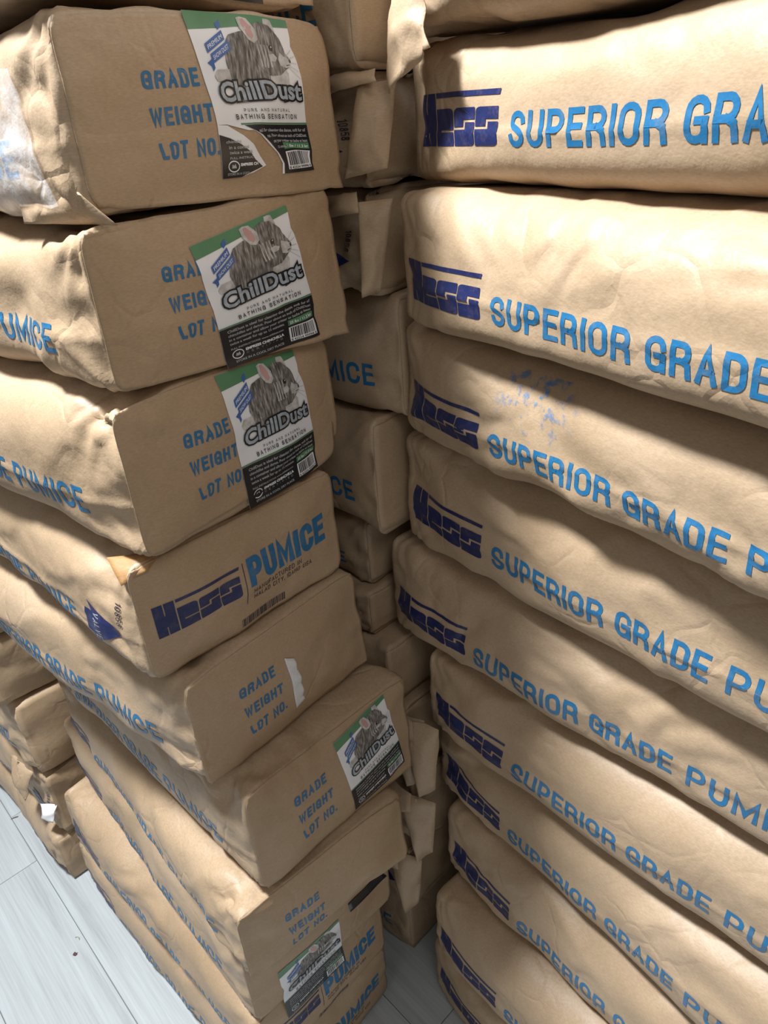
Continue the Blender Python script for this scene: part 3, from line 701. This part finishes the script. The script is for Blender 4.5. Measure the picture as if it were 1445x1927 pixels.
FLAP = {0: (.300, .006, 1), 1: (.299, -.010, 1), 2: (.305, -.008, 1), 3: (.300, .030, -1), 5: (.296, .012, 1), 6: (.294, .004, 1), 7: (.296, .006, 1)}
LD = {3: [(.665, .02, .155, .045, .022)], 4: [(.640, .01, .140, .050, .020), (.60, .05, .156, .05, .010)], 5: [(.655, .04, .175, .035, .014)], 6: [(.655, .0, .165, .04, .016)],
      2: [(.66, .04, .154, .04, .012)], 7: [(.66, .0, .15, .03, .012)]}
for i, (x, y, z, T, a) in LS.items():
    o, an = place((x, y), a, 'L')
    res = .0042 if i < 5 else .0050 if i < 8 else .006
    b = Bag('paper_bag', o, an, z, T, seed=i + 1, res=res, key=1, k=11 - i - 1, crumple=(.3, .18 if i in (3, 4, 5, 6) else .08), dents=LD.get(i, ()), rough=1.15)
    BAGS['L', i] = b
    tag(b.o, L_LABEL[i], 'bag', 'bags of the left stack')
    text_side(b, i == 4)
    end_sheet(b, FLAP.get(i), n=(72, 42))
    if i in (4, 9, 10): b.put('end_lettering', FRONTP, 'end', .0004, INKS)
    elif i == 7: b.put('end_lettering', ENDP, 'end', .0004, INKS, zs=1.1, sh=(0, -.0275))
    elif i != 8: b.put('end_lettering', ENDP, 'end', .0004, INKS)
BAGS['L', 1].sticker([(.121, .146), (.239, .143), (.258, .012), (.138, .017)], ART_TORN)
BAGS['L', 2].sticker([(.101, .120), (.226, .139), (.2545, .002), (.1236, -.004)], ART)
BAGS['L', 3].sticker([(.122, .158), (.233, .157), (.2545, .006), (.135, .004)], ART)
BAGS['L', 6].sticker([(.1442, .170), (.2452, .186), (.277, .025), (.170, .010)], ART)
BAGS['L', 0].sticker([(.09, .155), (.205, .155), (.232, .006), (.12, .008)], ART)
BAGS['L', 8].sticker([(.049, .085), (.168, .095), (.176, -.045), (.05, -.05)], ART)

for i, (x, y, z, T, a) in RS.items():
    o, an = place((x, y), a, 'R')
    res = .0045 if i < 8 else .0055
    b = Bag('paper_bag', o, an, z, T, seed=i + 31, res=res, key=2, k=11 - i, ends=(.12, .057), crumple=(.25, .2), rough=1.1, amp=.007)
    BAGS['R', i] = b
    tag(b.o, R_LABEL[i], 'bag', 'bags of the right stack')
    text_side(b, dz={2: .0087, 3: .010, 4: .010, 6: .009}.get(i, .0145), zs=.95 if i == 2 else None)
    end_sheet(b)

# back stack, in the gap between the two
BZ = [1.615, 1.500, 1.380, 1.215, 1.040, .925, .840, .720, .550, .380, .210, 0.0]
B_NOTE = ['topmost, one blue letter showing', 'second from top, crumpled valve end', 'third from top, crumpled dark valve end', 'fourth from top, MICE showing',
          'fifth from top, UMICE showing', 'sixth from top, CE showing', 'seventh from top, thin and plain', 'eighth from top', 'ninth from top, crumpled',
          'tenth from top, crumpled', 'second from the floor', 'lowest, on the floor']
for i, z in enumerate(BZ):
    top = 1.785 if i == 0 else BZ[i - 1]; T = top - z; val = i in (1, 2, 8, 9, 10)
    rgb = random.Random(90 + i); ang = R(-45 + rgb.uniform(-2.5, 2.5))
    er = [.60, .61, .62, .605, .640, .69, .68, .64, .62, .61, .62, .655][i]
    v0 = .632 + rgb.uniform(-.008, .008) + (.024 if i == 1 else 0)
    org = UA * (er + BAG_L) + VA * v0
    b = Bag('paper_bag', (org.x, org.y), ang, z, T, seed=61 + i, res=.0065, key=3, k=12 - i, crumple=(0, 1.7 if val else .35), rough=1.3, W=.28, taper=-.02)
    tag(b.o, 'shaded paper bag in the gap between stacks, ' + B_NOTE[i], 'bag', 'bags of the back stack')
    text_side(b, val, .03); end_sheet(b)
    BAGS['B', i] = b
# far stack behind the left one
FZ = [0.0, .150, .340, .550, .720, .890]
F_NOTE = ['lowest, on the floor', 'second from the floor, crumpled end', 'third from the floor', 'fourth from the floor', 'fifth from the floor', 'sixth from the floor']
for i, z in enumerate(FZ):
    T = (FZ + [1.06])[i + 1] - z; rgb = random.Random(140 + i)
    org = UA * (1.385 + BAG_L + rgb.uniform(-.01, .01)) + VA * (.245 + rgb.uniform(-.01, .01))
    b = Bag('paper_bag', (org.x, org.y), R(-45 + rgb.uniform(-2, 2)), z, T, seed=81 + i, res=.0065, key=4, k=i, crumple=(0, 1.2 if i in (1,) else .35), rough=1.3)
    tag(b.o, 'paper bag in the far stack behind the left one, ' + F_NOTE[i], 'bag', 'bags of the far left stack')
    text_side(b, i in (0, 1)); end_sheet(b); BAGS['F', i] = b

# ------------------------------------------------------------------ extras on single bags
b = BAGS['L', 1]; x = BAG_L
b.sheet('clear_tape', 'side', [(x - .175, .118), (x - .058, .112), (x - .034, .016), (x - .155, .010)], 30, 22, .0022, M_TAPE, thick=.0002)
b = BAGS['L', 5]
b.sheet('sticker_scrap', 'end', [(.141, .125), (.156, .115), (.166, .036), (.149, .032)], 6, 20, .0026, M_TEAR, lambda u, v: .0015 * np.sin(v * 19) * u)
b = BAGS['L', 8]
b.sheet('sticker_shred', 'end', [(.1915, .108), (.268, .110), (.284, .078), (.194, .084)], 12, 4, .0024, M_BLACK)
b = BAGS['R', 4]
sm = smudge_mat('blue_smudge', (.10, .30, .62), .54, .70, .55, 85, (.240, .0, .11), .06)
b.sheet('ink_smudge', 'side', [(.18, .135), (.31, .135), (.31, .075), (.18, .075)], 26, 14, .0007, sm, thick=.0001)

# loose folds of paper
b = BAGS['B', 1]
fold(b, [(.640, -.004, .110), (.725, -.004, .114), (.742, -.016, .100), (.655, -.012, .094)], (0, -.006, .002), 1)
fold(b, [(.708, -.010, .100), (.742, .012, .102), (.738, -.004, .022), (.684, -.020, .012)], (.004, -.014, 0), 2, amp=.007, n=14)
b = BAGS['B', 2]
fold(b, [(.615, -.006, .110), (.700, -.010, .118), (.712, -.022, .098), (.630, -.016, .088)], (0, -.010, .002), 4, amp=.006)
fold(b, [(.704, -.014, .108), (.735, .010, .110), (.724, -.008, .012), (.708, -.024, .006)], (0, -.010, 0), 5, amp=.006, n=14)
for k_, (i_, sx) in enumerate(((8, 0), (9, .012), (10, -.01), (8, .03))):
    b = BAGS['B', i_]; T_ = b.T; r1 = random.Random(400 + k_)
    fold(b, [(.600 + sx, -.004, T_ - .006), (.696 + sx, -.008, T_ - .004), (.704 + sx, -.018, T_ * .80), (.615 + sx, -.022, T_ * .48)], (0, -.010, 0), 10 + k_, amp=.005)
    fold(b, [(.668 + sx, -.014, T_ - .008), (.735 + sx, .012, T_ - .012), (.728 + sx, .004, .014 + r1.uniform(0, .03)), (.712 + sx, -.020, .012)], (0, -.010, 0), 20 + k_, amp=.006)
b = BAGS['L', 4]; T_ = b.T
fold(b, [(.660, .004, T_ - .006), (.700, .045, T_ - .004), (.7055, .022, T_ - .016), (.694, -.003, T_ - .024)], (0, -.001, .006), 31, [M_KRAFT, M_INSIDE], amp=.003)
b = BAGS['L', 1]
fold(b, [(.600, -.008, .014), (.696, -.004, .022), (.716, .010, -.004), (.610, -.014, -.002)], (0, -.006, 0), 38, amp=.002)
b = BAGS['R', 1]
fold(b, [(.004, .002, .060), (.070, -.014, .045), (.095, -.022, -.010), (.020, -.020, -.042)], (0, -.010, 0), 39, amp=.007, n=14)
b = BAGS['F', 1]; T_ = b.T
fold(b, [(.560, -.010, T_ - .010), (.660, -.006, T_ - .006), (.640, -.034, T_ * .55), (.570, -.030, T_ * .6)], (0, -.012, 0), 41, amp=.006)
fold(b, [(.655, -.012, T_ * .45), (.700, .004, T_ * .5), (.702, -.014, T_ * .30), (.664, -.024, T_ * .28)], (0, -.008, 0), 42, [M_TEAR, M_TEAR], amp=.006, name='torn_paper')

# ------------------------------------------------------------------ litter on the floor
def scrap(name, pts, loc, mat, h=.0012, bend=.001):
    n = len(pts); V = [(x, y, h + bend * math.sin(x * 900)) for x, y in pts] + [(x, y, .0002) for x, y in pts]
    F = [tuple(range(n)), tuple(range(2 * n - 1, n - 1, -1))] + [(i, i + n, (i + 1) % n + n, (i + 1) % n) for i in range(n)]
    return link_mesh(name, V, F, mat, loc=loc, smooth=False)
M_RB = plain('red_brown_scrap', (.11, .045, .05), .7, .3); M_GR = plain('green_scrap', (.22, .25, .16), .7, .2); M_DB = plain('dark_brown_scrap', (.10, .06, .04), .7, .2)
tag(scrap('leaf_scrap', [(-.005, -.003), (.001, -.005), (.005, -.001), (.002, 0), (.005, .003), (0, .002), (-.003, .005), (-.005, .001)], (-.756, .963, 0), M_RB), 'tiny red-brown leaf scrap lying on the pale floor', 'scrap')
tag(scrap('curled_scrap', [(-.006, .002), (-.001, .003), (.004, .0), (.006, -.005), (.004, -.005), (.002, -.001), (-.001, .0015), (-.006, .0005)], (-.763, .999, 0), M_GR), 'tiny curved grey-green scrap on the pale floor', 'scrap')
tag(scrap('husk_scrap', [(-.009, -.003), (-.003, -.001), (.008, .003), (.009, .005), (.002, .004), (-.007, 0)], (-1.049, 1.343, 0), M_DB), 'thin dark brown husk on the floor beside the far stack', 'scrap')
